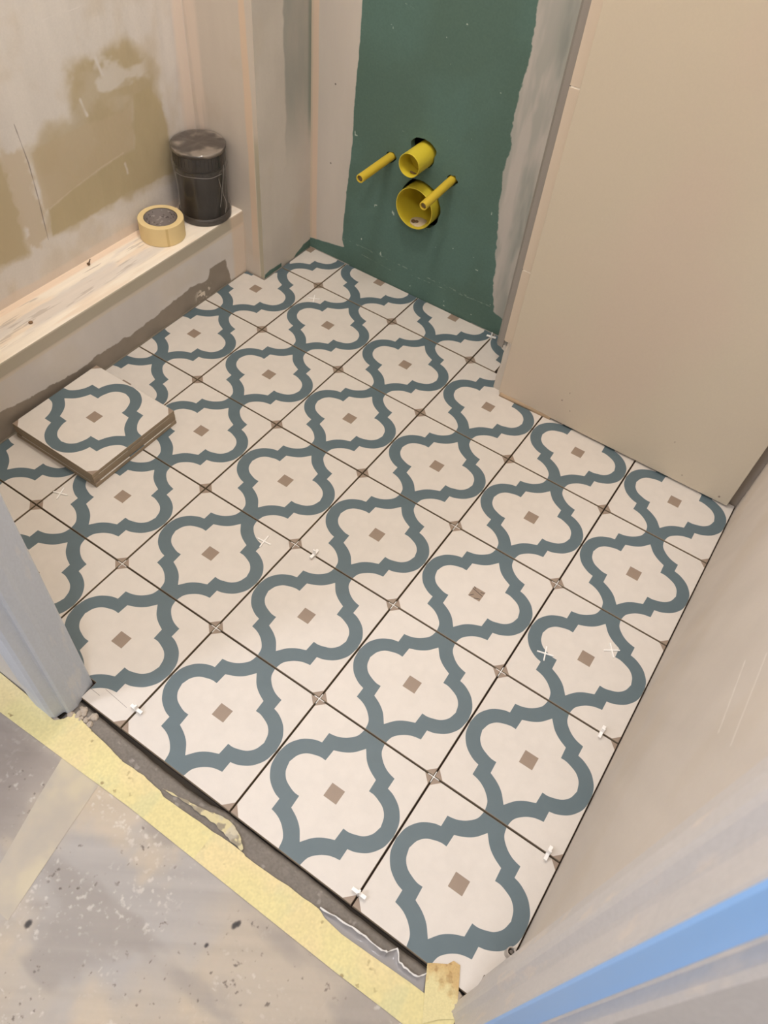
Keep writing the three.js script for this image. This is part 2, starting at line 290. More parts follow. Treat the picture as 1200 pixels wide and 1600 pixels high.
// ------------------------------------------------------------------ floor of the small room
const floor = new THREE.Group(); floor.name = 'floor'; scene.add(floor); structure(floor, 'floor of cream tiles printed with slate blue lattice, joints still open', 'floor');
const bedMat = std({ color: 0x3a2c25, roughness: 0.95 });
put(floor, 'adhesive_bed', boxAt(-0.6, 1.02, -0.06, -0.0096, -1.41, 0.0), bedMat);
{
  const gap = 0.0016;
  for (let i = -2; i < 4; i++) for (let j = 0; j < 6; j++) {
    let x0 = i * 0.25 + gap, x1 = (i + 1) * 0.25 - gap, z0 = -j * 0.25 - gap, z1 = -(j + 1) * 0.25 + gap;
    if (j === 0) z0 = -0.0002;
    if (i === -2) x0 = -0.4462;
    if (i === 3) x1 = 0.9972;
    if (j === 5) z1 = -1.3852;
    let poly = null;
    if (j === 0 && i < 0) { z0 = -0.036; }
    if (i === 0 && j === 0) poly = [[x0, -0.036], [0.152, -0.036], [0.152, z0], [x1, z0], [x1, z1], [x0, z1]];
    if (i === -2 && j === 4) poly = [[x0, z0], [x1, z0], [x1, z1], [-0.381, z1], [-0.381, -1.171], [x0, -1.171]];
    if (i === -2 && j === 5) x0 = -0.381;
    if (i === 1 && j === 4) poly = [[x0, z0], [x1, z0], [x1, -1.2], [0.351, -1.2], [0.349, z1], [x0, z1]];
    if (i > 1 && j === 4) z1 = -1.2;
    if (i === 3 && j === 0) poly = [[x0, z0], [0.972, z0], [0.972, -0.036], [x1, -0.036], [x1, z1], [x0, z1]];
    if (i > 1 && j === 5) continue;
    if (i === 1 && j === 5) x1 = 0.324;
    poly ??= [[x0, z0], [x1, z0], [x1, z1], [x0, z1]];
    const top = i === 2 && j === 2 ? glaze(inked) : i === 0 && j === 0 ? glaze(pencilled) : glazes[(i * 5 + j * 3 + 20) % 3];
    const m = put(floor, 'floor_tile', tileGeometry(poly, i * 0.25, -j * 0.25), [top, clay]);
    const dy = -0.0006 + 0.0004 * h2(i + 9, j, 3); m.position.y = dy;
  }
}

// ------------------------------------------------------------------ walls and ceiling
const H = 2.5;
const wallLeft = put(scene, 'wall_left', planeUV(boxAt(-0.69, -0.588, -0.05, H, -1.175, -0.03), 'zy', tLeft), M.left);
structure(wallLeft, 'left wall of beige board half covered with cloudy pale filler above the ledge', 'wall');
{
  const g = boxAt(-0.69, -0.384, -0.05, H, -1.5, -1.175); const n = g.attributes.normal, p = g.attributes.position, uv = g.attributes.uv;
  for (let i = 0; i < p.count; i++) {
    const side = Math.abs(n.getX(i)) > 0.5, t = side ? tJogSide.userData : tJogFront.userData, u = side ? p.getZ(i) : p.getX(i);
    uv.setXY(i, (u - t.u0) / (t.u1 - t.u0), (p.getY(i) - t.v0) / (t.v1 - t.v0));
  }
  const jog = put(scene, 'wall_corner', g, [M.jogSide, M.jogSide, M.plain, M.plain, M.jogFront, M.jogFront]);
  structure(jog, 'projecting plastered wall corner with peach joint tape between ledge and green board', 'wall');
}
{ // ledge: rounded front arris
  const top = 0.185, r = 0.004;
  const z0 = -1.175, z1 = -0.03;
  const ledge = new THREE.Group(); ledge.name = 'wall_ledge'; scene.add(ledge); structure(ledge, 'low plastered ledge along the left wall under tape roll and black canister', 'ledge');
  const core = new THREE.Shape([new THREE.Vector2(-0.588, -0.05), new THREE.Vector2(-0.45, -0.05), new THREE.Vector2(-0.45, top - r), new THREE.Vector2(-0.4512, top - 0.0012), new THREE.Vector2(-0.45 - r, top), new THREE.Vector2(-0.588, top)]);
  const e = new THREE.ExtrudeGeometry(core, { depth: z1 - z0, bevelEnabled: false }); e.translate(0, 0, z0);
  const ne = e.toNonIndexed ? (e.index ? e.toNonIndexed() : e) : e, p = ne.attributes.position, n = ne.attributes.normal, uv = new Float32Array(p.count * 2);
  const frontI = [], topI = [];
  for (let i = 0; i < p.count; i += 3) {
    const up = n.getY(i) > 0.6;
    for (let k = i; k < i + 3; k++) {
      const t = up ? tLedgeTop.userData : tLedgeFront.userData, v = up ? p.getX(k) : p.getY(k);
      uv[2 * k] = (p.getZ(k) - t.u0) / (t.u1 - t.u0); uv[2 * k + 1] = (v - t.v0) / (t.v1 - t.v0); (up ? topI : frontI).push(k);
    }
  }
  const part = (list) => { const o = new THREE.BufferGeometry(); for (const a of ['position', 'normal']) o.setAttribute(a, new THREE.Float32BufferAttribute(list.flatMap((k) => [ne.attributes[a].getX(k), ne.attributes[a].getY(k), ne.attributes[a].getZ(k)]), 3)); o.setAttribute('uv', new THREE.Float32BufferAttribute(list.flatMap((k) => [uv[2 * k], uv[2 * k + 1]]), 2)); return o; };
  put(ledge, 'ledge_face', part(frontI), M.ledgeFront); put(ledge, 'ledge_top', part(topI), M.ledgeTop);
}
{ // moisture board with ragged cut-outs for the pipes
  const s = new THREE.Shape([[-0.384, -0.05], [0.45, -0.05], [0.45, H], [-0.384, H]].map((a) => new THREE.Vector2(...a)));
  const ragged = (cx, cy, r, sd0, amp) => { const pts = []; for (let k = 0; k < 28; k++) { const a = (-k / 28) * 2 * Math.PI, q = r * (1 + amp * (fbm(Math.cos(a) * 2.2 + sd0, Math.sin(a) * 2.2, sd0, 3) - 0.5) * 2); pts.push(new THREE.Vector2(cx + q * Math.cos(a), cy + q * Math.sin(a))); } return new THREE.Path(pts); };
  s.holes.push(ragged(-0.042, 0.4035, 0.0375, 3, 0.22), ragged(-0.032, 0.2725, 0.0635, 8, 0.12), ragged(-0.131, 0.3625, 0.0145, 12, 0.3), ragged(0.047, 0.3665, 0.0145, 15, 0.3));
  const g = new THREE.ExtrudeGeometry(s, { depth: 0.018, bevelEnabled: false, curveSegments: 4 }); g.translate(0, 0, -1.4055); planeUV(g, 'xy', tBack);
  const back = new THREE.Group(); back.name = 'wall_back'; scene.add(back); structure(back, 'green moisture board back wall with pale filler down both sides', 'wall');
  put(back, 'plasterboard', g, M.back);
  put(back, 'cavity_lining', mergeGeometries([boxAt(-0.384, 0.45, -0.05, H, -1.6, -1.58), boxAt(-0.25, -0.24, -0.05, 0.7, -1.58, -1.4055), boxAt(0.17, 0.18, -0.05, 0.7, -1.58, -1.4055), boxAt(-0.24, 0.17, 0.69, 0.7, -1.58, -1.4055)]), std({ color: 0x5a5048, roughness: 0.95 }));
  put(back, 'wall_infill', boxAt(0.45, 1.12, -0.05, H, -1.5, -1.4055), M.plain);
}
const wallRight = put(scene, 'wall_right', planeUV(boxAt(1.0, 1.1, -0.05, H, -1.5, -0.03), 'zy', tRight), M.right);
structure(wallRight, 'right wall of smoothed beige plaster with faint scratches', 'wall');
{ // boxed-in duct with large beige panel
  const duct = new THREE.Group(); duct.name = 'wall_duct'; scene.add(duct); structure(duct, 'boxed-in duct faced with one large smooth beige panel', 'wall');
  put(duct, 'duct_core', planeUV(boxAt(0.352, 1.0, -0.009, H, -1.4055, -1.206), 'xy', tPlain), std({ color: 0x8f8376, roughness: 0.9 }));
  const tPanel = areaTexture(512, 1024, 0.372, 0.98, 0, 2.5, (u, v) => {
    let c = mix([207, 192, 173], [206, 194, 173], sm(0.4, 0.62, fbm(u * 3.1, v * 2.2, 3, 3))); c = mul(c, 0.99 + 0.012 * vn(u * 500, v * 500, 2));
    for (const [x, y, r] of [[0.533, 0.075, 0.0016], [0.545, 0.105, 0.0012], [0.56, 0.055, 0.001], [0.955, 0.022, 0.002], [0.86, 0.03, 0.0014], [0.81, 0.11, 0.0012]]) c = mix(c, [96, 78, 66], 0.8 * sm(r * 1.6, r * 0.5, Math.hypot(u - x, v - y)));
    return c;
  });
  const g = new RoundedBoxGeometry(0.608, H - 0.004, 0.024, 2, 0.0015); g.translate(0.676, H / 2 + 0.004, -1.194); planeUV(g, 'xy', tPanel);
  const panel = put(duct, 'panel', g, std({ map: tPanel, roughness: 0.42 })); panel.userData.label = 'large smooth beige panel';
  // narrow tile pieces left of the panel, butted one above the other
  const strip = std({ color: 0xd0c0ac, roughness: 0.6 });
  const cuts = [0.152, 0.352, 0.7415, 1.13, 1.52, 1.91, 2.3, 2.495];
  for (let k = 0; k + 1 < cuts.length; k++) { const q = new RoundedBoxGeometry(0.03, cuts[k + 1] - cuts[k] - 0.0018, 0.009, 1, 0.0012); q.translate(0.3625, (cuts[k] + cuts[k + 1]) / 2, -1.1985); put(duct, 'tile_strip', q, strip); }
  put(duct, 'joint_filler', boxAt(0.35, 0.374, 0.152, H, -1.2062, -1.1944), std({ color: 0xe8dfd0, roughness: 0.9 }));
  const prof = prism([[0.324, -1.235], [0.336, -1.235], [0.338, -1.206], [0.347, -1.2], [0.347, -1.1965], [0.333, -1.1985], [0.3265, -1.206]], 0.128, H, 0);
  put(duct, 'corner_profile', prof, std({ color: 0x9b958e, roughness: 0.5, metalness: 0.3 })).userData.label = 'grey metal corner profile';
  put(duct, 'duct_side', boxAt(0.337, 0.352, 0.13, H, -1.4055, -1.2065), M.plain);
  // crust of filler left standing at the foot
  const crust = std({ color: 0xcdc4b8, roughness: 0.95 });
  const foot = sheet([[0.352, -1.197], [0.349, -1.206], [0.341, -1.248], [0.322, -1.316], [0.326, -1.36]], [[0.382, -1.2], [0.382, -1.24], [0.382, -1.3], [0.382, -1.36]], 48, 14, (x, z, k) => -0.004 + 0.115 * Math.pow(k, 1.25) * (0.75 + 0.4 * fbm(x * 45, z * 45, 5, 3)) + 0.006 * fbm(x * 130, z * 130, 8, 3), 0.006);
  put(duct, 'filler_foot', foot, crust);
  const slab = sheet([[0.3495, -1.2055], [0.3495, -1.1985], [0.356, -1.1962], [0.377, -1.1962]], [[0.3495, -1.2055], [0.3495, -1.1985], [0.356, -1.1962], [0.377, -1.1962]], 24, 20, (x, z, k) => -0.006 + 0.158 * k, 0.001);
  { const p = slab.attributes.position; for (let i = 0; i < p.count; i++) { const x = p.getX(i), y = p.getY(i), n = fbm(x * 90, y * 55, 17, 4) - 0.5; p.setXYZ(i, x + 0.008 * n * sm(0.372, 0.352, x) + 0.05 * Math.max(0, y - 0.04) * sm(0.372, 0.35, x), y, p.getZ(i) + 0.004 * n); } slab.computeVertexNormals(); }
  put(duct, 'filler_edge', slab, crust);
  const lip = sheet([[0.379, -1.186], [0.44, -1.184], [0.52, -1.183]], [[0.377, -1.1775], [0.43, -1.1785], [0.52, -1.1815]], 30, 2, (x, z, k) => 0.012 - 0.008 * k + 0.002 * fbm(x * 120, z * 120, 3, 2), 0.006);
  put(duct, 'adhesive_lip', lip, std({ color: 0xb49c80, roughness: 0.95 }));
  put(duct, 'gap_filler', boxAt(0.976, 1.0, -0.009, H, -1.206, -1.2035), std({ color: 0x9c9083, roughness: 0.9 }));
}
{ // partition with the door opening, seen edge-on; also the corridor's wall
  const s = new THREE.Shape([[-1.2, -0.06], [0.1, -0.06], [0.1, 2.09], [1.03, 2.09], [1.03, -0.06], [2.2, -0.06], [2.2, H], [-1.2, H]].map((a) => new THREE.Vector2(...a)));
  const g = new THREE.ExtrudeGeometry(s, { depth: 0.08, bevelEnabled: false }); g.translate(0, 0, -0.031); planeUV(g, 'xy', tPlain);
  structure(put(scene, 'wall_front', g, M.plain), 'partition around the doorway, pale plaster, beside the grey door frame', 'wall');
}
structure(put(scene, 'ceiling', boxAt(-1.3, 2.3, H, H + 0.08, -1.6, 1.9), M.ceiling), 'plain pale ceiling over room and corridor', 'ceiling');
structure(put(scene, 'wall_corridor_rear', planeUV(boxAt(-1.3, 2.3, -0.06, H, 1.8, 1.9), 'xy', tPlain), M.plain), 'corridor wall behind the viewer, pale plaster', 'wall');
structure(put(scene, 'wall_corridor_left', planeUV(boxAt(-1.3, -1.2, -0.06, H, 0.049, 1.8), 'zy', tPlain), M.plain), 'left end wall of the corridor, pale plaster', 'wall');
structure(put(scene, 'wall_corridor_right', planeUV(boxAt(2.2, 2.3, -0.06, H, 0.049, 1.8), 'zy', tPlain), M.plain), 'right end wall of the corridor, pale plaster', 'wall');

// ------------------------------------------------------------------ corridor floor, threshold, tape
const tScreed = areaTexture(1024, 1024, -0.4, 1.2, 0, 1.6, (u, v) => {
  const a = fbm(u * 4.2, v * 4.2, 5, 5), b = fbm(u * 11 + 3, v * 9, 15, 4);
  let c = mix([178, 166, 150], [168, 162, 156], sm(0.4, 0.62, a)); c = mix(c, [196, 178, 152], 0.6 * sm(0.5, 0.72, b)); c = mix(c, [150, 142, 134], 0.7 * sm(0.55, 0.75, fbm(u * 7, v * 13 + 9, 35, 4)));
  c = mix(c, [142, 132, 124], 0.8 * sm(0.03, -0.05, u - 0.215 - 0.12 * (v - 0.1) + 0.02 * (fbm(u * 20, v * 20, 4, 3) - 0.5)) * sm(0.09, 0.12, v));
  const sc = fbm(u * 36 + v * 60, u * 4 - v * 3, 44, 3); c = mul(c, 0.96 + 0.08 * sc);
  c = mix(c, [216, 210, 200], 0.55 * sm(0.64, 0.8, fbm(u * 150, v * 150, 50, 3)) * sm(0.4, 0.6, fbm(u * 12, v * 12, 52, 3)));
  c = mix(c, [88, 78, 70], 0.7 * sm(0.76, 0.84, fbm(u * 130, v * 130, 60, 3)) * sm(0.5, 0.64, fbm(u * 9 + 5, v * 9, 62, 3)));
  for (const [x, y, r] of [[0.617, 0.125, 0.0045], [0.62, 0.12, 0.004], [0.6, 0.17, 0.003], [0.36, 0.3, 0.005]]) c = mix(c, [48, 44, 42], 0.9 * sm(r * 1.3, r * 0.6, Math.hypot(u - x, (v - y) * 0.7) + 0.001 * vn(u * 400, v * 400, 1)));
  return c;
});
const screedBump = bumpTexture(512, 512, (u, v) => 0.7 * fbm(u * 14, v * 14, 4, 5) + 0.3 * vn(u * 120, v * 120, 6)); screedBump.repeat.set(3, 3);
{
  const g = boxAt(-1.2, 2.2, -0.06, -0.007, 0.049, 1.8); planeUV(g, 'xz', tScreed);
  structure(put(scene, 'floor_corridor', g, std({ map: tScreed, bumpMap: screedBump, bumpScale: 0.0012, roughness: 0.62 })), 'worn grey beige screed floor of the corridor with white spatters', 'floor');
}
const tMortar = areaTexture(512, 256, 0, 1, 0, 0.1, (u, v) => { let c = mix([134, 127, 118], [116, 109, 101], fbm(u * 20, v * 20, 3, 4)); c = mix(c, [176, 170, 162], 0.5 * sm(0.72, 0.8, fbm(u * 60, v * 60, 8, 3))); return mul(c, 0.93 + 0.12 * vn(u * 400, v * 400, 2)); });
{
  const strip = new THREE.Group(); strip.name = 'trim_1'; scene.add(strip); structure(strip, 'bare grey mortar strip at the threshold between tiles and yellow tape', 'threshold');
  const mm = std({ map: tMortar, roughness: 0.9 });
  const gapEdge = [[0.151, 0.0041], [0.2565, 0.0065], [0.3355, 0.0093], [0.4102, 0.0104], [0.4653, 0.008], [0.4941, 0.0012], [0.5845, 0.0024], [0.6629, 0.0018], [0.755, 0.0055], [0.8406, 0.0062], [0.893, 0.0041], [0.97, 0.002]];
  const wob = gapEdge.flatMap(([x, z], i) => (i ? [0, 1, 2, 3, 4].map((k) => { const [a, b] = gapEdge[i - 1], t = (k + 1) / 5; return [a + (x - a) * t, Math.max(0.0008, b + (z - b) * t + 0.0016 * (h2(i, k, 4) - 0.5))]; }) : [[x, z]]));
  const g = sheet(wob, [[0.151, 0.05], [0.97, 0.05]], 120, 6, (x, z, k) => -0.0085 + 0.0018 * fbm(x * 60, z * 60, 6, 3) - 0.002 * sm(0.1, 0, k) + (k > 0.9 ? 0.0003 : 0), 0.03);
  planeUV(g, 'xz', tMortar); put(strip, 'mortar_strip', g, mm);
  put(strip, 'threshold_bed', boxAt(0.1, 1.03, -0.06, -0.019, 0.0, 0.05), std({ color: 0x4a4238, roughness: 0.95 }));
  const crumb = std({ color: 0xb3a696, roughness: 0.95 });
  for (let k = 0; k < 26; k++) { const leftSide = k < 14, x = leftSide ? rr(0.145, 0.2) : rr(0.95, 0.968), z = leftSide ? rr(0.006, 0.03) * (1 - (x - 0.145) * 6) + 0.006   : rr(0.004, 0.03), q = lump(rr(0.003, 0.008), k, 0.7); q.translate(x, -0.0068, z); put(strip, 'mortar_lump', q, crumb); }
}
const tTape = areaTexture(768, 768, 0, 0.5, 0, 0.5, (u, v) => {
  let c = mix([222, 210, 152], [214, 201, 144], fbm(u * 14, v * 14, 3, 4)); c = mix(c, [206, 200, 150], 0.7 * sm(0.55, 0.75, fbm(u * 24, v * 24, 9, 4))); c = mix(c, [226, 204, 158], 0.5 * sm(0.5, 0.7, fbm(u * 9 + 2, v * 9, 13, 3)));
  c = mix(c, [142, 122, 80], 0.75 * sm(0.7, 0.78, fbm(u * 75, v * 75, 15, 3)) * sm(0.5, 0.66, fbm(u * 10, v * 10 + 3, 17, 2)));
  return mul(c, 0.96 + 0.06 * vn(u * 320, v * 320, 4));
});
const tapeMat = std({ map: tTape, roughness: 0.6 });
{
  const inner = [[-0.12, 0.0505], [-0.0047, 0.0505], [0.0662, 0.0519], [0.1231, 0.056], [0.145, 0.0565], [0.156, 0.045], [0.163, 0.026], [0.185, 0.029], [0.2046, 0.031], [0.2568, 0.0362], [0.2825, 0.0392], [0.2943, 0.0402], [0.3407, 0.0375], [0.378, 0.0396], [0.3927, 0.0437], [0.4735, 0.0403], [0.5587, 0.0358], [0.568, 0.0389], [0.6498, 0.0344], [0.7111, 0.0324], [0.725, 0.038], [0.7616, 0.0413], [0.8177, 0.0386], [0.8822, 0.0353], [0.965, 0.034]];
  const rag = inner.flatMap(([x, z], i) => (i ? [1, 2, 3, 4].map((k) => { const [a, b] = inner[i - 1], t = k / 4; return [a + (x - a) * t, b + (z - b) * t + (x > 0.17 && x < 0.76 ? 0.0016 * (h2(i, k, 8) - 0.5) : 0)]; }) : [[x, z]]));
  const outer = [[-0.12, 0.1], [0.062, 0.1], [0.2037, 0.0951], [0.3558, 0.0892], [0.5966, 0.0885], [0.7833, 0.0879], [0.8684, 0.0858], [0.965, 0.085]];
  const g = sheet(rag, outer, 260, 8, (x, z, k) => -0.0058 + 0.0011 * fbm(x * 40, z * 60, 12, 3) + 0.0014 * sm(0.25, 0, k) * fbm(x * 90, 2, 5, 2) + (x < 0.13 ? 0.004 * sm(0.3, 0, k) : 0));
  tag(put(scene, 'masking_tape', g, tapeMat), 'long strip of yellow masking tape along the threshold', 'tape');
  const fadeMat = std({ map: areaTexture(256, 256, 0, 0.5, 0, 0.5, (u, v) => mix([194, 182, 156], mix([184, 172, 153], [172, 163, 151], fbm(u * 40, v * 40, 3, 3)), sm(0.34, 0.58, fbm(u * 12, v * 12, 6, 4)))), roughness: 0.62 });
  const f = sheet([[0.2054, 0.091], [0.2253, 0.1622], [0.2477, 0.2333], [0.2717, 0.314]], [[0.29, 0.088], [0.303, 0.16], [0.318, 0.24], [0.332, 0.314]], 60, 4, (x, z) => -0.0066 + 0.0004 * fbm(x * 60, z * 60, 2, 2), 0.0003);
  tag(put(scene, 'masking_tape', f, fadeMat), 'faded short strip of tape running from the yellow tape across the screed', 'tape');
  const tOldTape = areaTexture(512, 512, 0, 0.5, 0, 0.5, (u, v) => mix(mix([206, 194, 150], [150, 140, 118], sm(0.46, 0.58, fbm(u * 70, v * 70, 23, 4))), [190, 182, 166], 0.6 * sm(0.55, 0.7, fbm(u * 40, v * 40, 27, 3))));
  const ragged = (e, amp, s0) => e.flatMap(([x, z], i) => (i ? [1, 2, 3, 4, 5].map((k) => { const [a, b] = e[i - 1], t = k / 5; return [a + (x - a) * t, b + (z - b) * t + amp * (h2(i, k, s0) - 0.5)]; }) : [[x, z]]));
  const flap = sheet(ragged([[0.3822, 0.0345], [0.4301, 0.0262], [0.4625, 0.0222], [0.4889, 0.0132], [0.5181, 0.0118], [0.54, 0.019], [0.556, 0.032]], 0.003, 5), ragged([[0.3822, 0.0352], [0.4344, 0.0292], [0.47, 0.0295], [0.495, 0.0285], [0.5245, 0.0335], [0.556, 0.036]], 0.003, 6), 90, 8, (x, z, k) => -0.0048 + 0.005 * sm(0.4, 0.5, x) * (1 - 0.7 * k) * fbm(x * 130, z * 150, 3, 4));
  tag(put(scene, 'tape_flap', flap, std({ map: tOldTape, roughness: 0.7 })), 'torn curled flap of yellow tape on the mortar strip', 'tape');
  const tBrown = areaTexture(256, 256, 1.7, 2, -0.1, 0.2, (u, v) => { const q = v / 2 + 0.012 * (fbm(u * 60, v * 60, 5, 4) - 0.5) * 3; let c = mix([196, 166, 112], [214, 202, 150], sm(-0.008, 0.022, q)); c = mix(c, [150, 118, 72], 0.6 * sm(0.55, 0.72, fbm(u * 50, v * 50, 9, 4)) * sm(0.02, -0.01, q)); return mul(c, 0.97 + 0.06 * vn(u * 300, v * 300, 3)); });
  const corner = sheet([[0.8913, 0.0], [0.9, -0.006], [0.9181, -0.0168], [0.9232, -0.0255], [0.9345, -0.0261]], [[0.9262, 0.069], [0.945, 0.05], [0.9654, 0.0355]], 24, 16, (x, z, k, t) => (z < 0.002 ? 0.0012 : 0.0012 - 0.0042 * sm(0.002, 0.02, z)) + 0.002 * fbm(x * 90, z * 90, 6, 3) * sm(0.5, 0, k));
  { const p = corner.attributes.position, uv = corner.attributes.uv; for (let i = 0; i < p.count; i++) uv.setXY(i, (p.getX(i) * 2 - 1.7) / 0.3, (p.getZ(i) * 2 + 0.1) / 0.3); }
  tag(put(scene, 'masking_tape', corner, std({ map: tBrown, roughness: 0.65 })), 'short browned piece of tape folded up over the tile edge', 'tape');
  const up = [[0.7114, 0.0301], [0.738, 0.0272], [0.7691, 0.0243], [0.7934, 0.0226], [0.8226, 0.0248], [0.833, 0.0208], [0.8427, 0.0075], [0.8547, 0.0215], [0.875, 0.0241], [0.8879, 0.0224], [0.8974, 0.0118]];
  const upr = up.flatMap(([x, z], i) => (i ? [1, 2, 3, 4].map((k) => { const [a, b] = up[i - 1], t = k / 4; return [a + (x - a) * t, b + (z - b) * t + 0.002 * (h2(i, k, 18) - 0.5)]; }) : [[x, z]]));
  const film = sheet(upr, [[0.7105, 0.036], [0.7616, 0.044], [0.8177, 0.042], [0.8822, 0.039], [0.909, 0.04]], 90, 6, (x, z, k) => -0.0067 + 0.005 * sm(0.45, 0, k) * (0.3 + fbm(x * 70, 3, 5, 3)) + 0.0003 * fbm(x * 50, z * 50, 7, 2), 0.0003);
  tag(put(scene, 'protective_film', film, phys({ color: 0x8f8b89, roughness: 0.5, clearcoat: 0.15 })), 'torn grey protective film sticking out from under the yellow tape', 'film');
  const torn = sheet(upr, upr.map(([x, z], i) => [x + 0.0006 * Math.sin(i * 2.1), z + 0.0012 + 0.0022 * h2(i, 3, 5)]), 120, 2, (x, z, k) => -0.0012 + 0.0035 * (0.3 + fbm(x * 70, 3, 5, 3)) - 0.001 * k + 0.001 * fbm(x * 200, z * 200, 4, 2));
  const filmMesh = scene.getObjectByName('protective_film'); put(filmMesh, 'torn_edge', torn, std({ color: 0xdedad4, roughness: 0.7 })).userData.label = 'white torn edge';
}

// ------------------------------------------------------------------ door frame
{
  const door = new THREE.Group(); door.name = 'door_1'; scene.add(door); structure(door, 'grey painted door frame around the doorway with blue protective film', 'door frame');
  const tPaint = areaTexture(512, 512, 0, 1, 0, 1, (u, v) => { let c = mix([207, 213, 222], [199, 206, 216], fbm(u * 9, v * 5, 3, 4)); c = mix(c, [224, 222, 220], 0.45 * sm(0.66, 0.8, fbm(u * 24, v * 12, 8, 4))); return mul(c, 0.985 + 0.03 * vn(u * 200, v * 200, 5)); });  // grey paint pushed towards blue, carrying the cool corridor light on the left jamb
  const paint = std({ map: tPaint, roughness: 0.5 }), warmReflectPaint = std({ map: tPaint, color: 0xfff0e0, roughness: 0.5 });  // same frame paint twice; right jamb copy warmed to paint in its beige reflection
  const L = [[0.1, -0.034], [0.143, -0.034], [0.1465, -0.031], [0.1545, 0.006], [0.1565, 0.011], [0.1575, 0.0135], [0.1565, 0.03], [0.1535, 0.0335], [0.148, 0.0345], [0.146, 0.0365], [0.1425, 0.052], [0.136, 0.0565], [0.1, 0.0565], [0.08, 0.0535], [0.08, 0.0492], [0.1, 0.0492]];
  const R = [[1.03, -0.034], [0.972, -0.034], [0.968, 0.0], [0.958, 0.008], [0.9555, 0.014], [0.9555, 0.03], [0.958, 0.0345], [0.965, 0.039], [0.967, 0.043], [0.967, 0.066], [0.969, 0.0695], [0.9715, 0.071], [0.99, 0.0715], [0.992, 0.0735], [0.992, 0.086], [0.996, 0.089], [1.05, 0.089], [1.05, 0.0492], [1.03, 0.0492]];
  const flip = (p) => [...p].reverse();
  const uvd = (g) => { const p = g.attributes.position, uv = new Float32Array(p.count * 2); for (let i = 0; i < p.count; i++) { uv[2 * i] = (p.getX(i) + p.getZ(i)) * 2.2; uv[2 * i + 1] = p.getY(i) * 1.2; } g.setAttribute('uv', new THREE.BufferAttribute(uv, 2)); return g; };
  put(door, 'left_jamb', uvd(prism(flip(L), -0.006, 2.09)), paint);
  const rj = put(door, 'right_jamb', uvd(prism(R, -0.012, 2.09)), warmReflectPaint);
  put(rj, 'protective_film', prism([[0.9678, 0.0697], [0.9702, 0.0716], [0.99, 0.0722], [0.99, 0.0716], [0.9704, 0.0708], [0.9682, 0.069]], 0.0, 2.05), phys({ color: 0x96c6fc, roughness: 0.35, clearcoat: 0.3 })).userData.label = 'strip of blue protective film';
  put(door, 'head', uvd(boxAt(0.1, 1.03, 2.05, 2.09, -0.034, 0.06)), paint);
}

// ------------------------------------------------------------------ pipes in the back wall
const yellow = std({ color: 0xd8c43a, roughness: 0.42 }), yellow2 = std({ color: 0xd0b438, roughness: 0.5 });
const dirtMat = std({ color: 0x6b5238, roughness: 0.95 });
function tubeZ(r, ri, z0, z1, collar) {   // hollow tube along z
  const pts = [[ri, z0], [ri, z1 - 0.0008], [ri + 0.0006, z1], [r - 0.0006, z1], [r, z1 - 0.0008], [r, z0]];
  if (collar) pts.splice(1, 0, [ri, z0 + collar * 0.3], [ri - 0.0025, z0 + collar * 0.34], [ri - 0.0025, z0 + collar * 0.44], [ri, z0 + collar * 0.48]);
  const g = new THREE.LatheGeometry(pts.map(([a, b]) => new THREE.Vector2(a, b)), 48); g.rotateX(Math.PI / 2); return g;
}
{
  const a = thing('waste_pipe', 'upper yellow capped flush pipe stub between two thin rods in green board', 'pipe'); a.position.set(-0.0415, 0.398, -1.3875);
  put(a, 'pipe_wall', tubeZ(0.0292, 0.0272, -0.075, 0.064), yellow);
  const cap = new THREE.CylinderGeometry(0.0272, 0.0272, 0.002, 40); cap.rotateX(Math.PI / 2); cap.translate(0, 0, 0.014); put(a, 'cap', cap, yellow);
  const nail = new THREE.CylinderGeometry(0.0022, 0.0022, 0.022, 10); nail.rotateZ(1.2); nail.rotateY(0.5); nail.translate(0.007, -0.0245, 0.045); put(a, 'screw', nail, dirtMat);
  const b = thing('waste_pipe', 'large lower yellow waste pipe with dusty inside in green board', 'pipe'); b.position.set(-0.0348, 0.2705, -1.3875);
  put(b, 'pipe_wall', tubeZ(0.0545, 0.052, -0.12, 0.0255, 0.1), yellow);
  const c2 = new THREE.CylinderGeometry(0.052, 0.052, 0.002, 48); c2.rotateX(Math.PI / 2); c2.translate(0, 0, -0.1); put(b, 'cap', c2, yellow);
  const dust = new THREE.SphereGeometry(0.03, 24, 12); dust.scale(0.9, 0.16, 0.75); dust.translate(0.004, -0.0505, -0.005); put(b, 'plaster_dust', dust, std({ color: 0xcdbd9f, roughness: 0.95 })).userData.label = 'pale plaster dust';
  for (const [x, z, r] of [[-0.006, 0.008, 0.006], [0.002, 0.004, 0.0045]]) { const q = lump(r, 9, 0.6); q.translate(x, -0.0445, z); put(b, 'debris', q, dirtMat); }
  const rod = (x, y, len, tilt, label) => {
    const t = thing('threaded_rod', label, 'rod', 'mounting rods in the green board'); t.position.set(x, y, -1.3875); t.rotation.x = tilt;
    put(t, 'sleeve', tubeZ(0.0105, 0.0072, -0.05, len), yellow2);
    const core = new THREE.CylinderGeometry(0.0058, 0.0058, len + 0.04, 16); core.rotateX(Math.PI / 2); core.translate(0, 0, len / 2 - 0.0225); put(t, 'bolt_core', core, std({ color: 0x6d5a3a, roughness: 0.6 }));
  };
  rod(-0.1323, 0.3634, 0.137, 0.018, 'thin yellow mounting rod left of the pipes, nearest the white filler');
  rod(0.0457, 0.3664, 0.129, 0.083, 'thin yellow mounting rod right of the pipes, crossing the large pipe mouth');
}

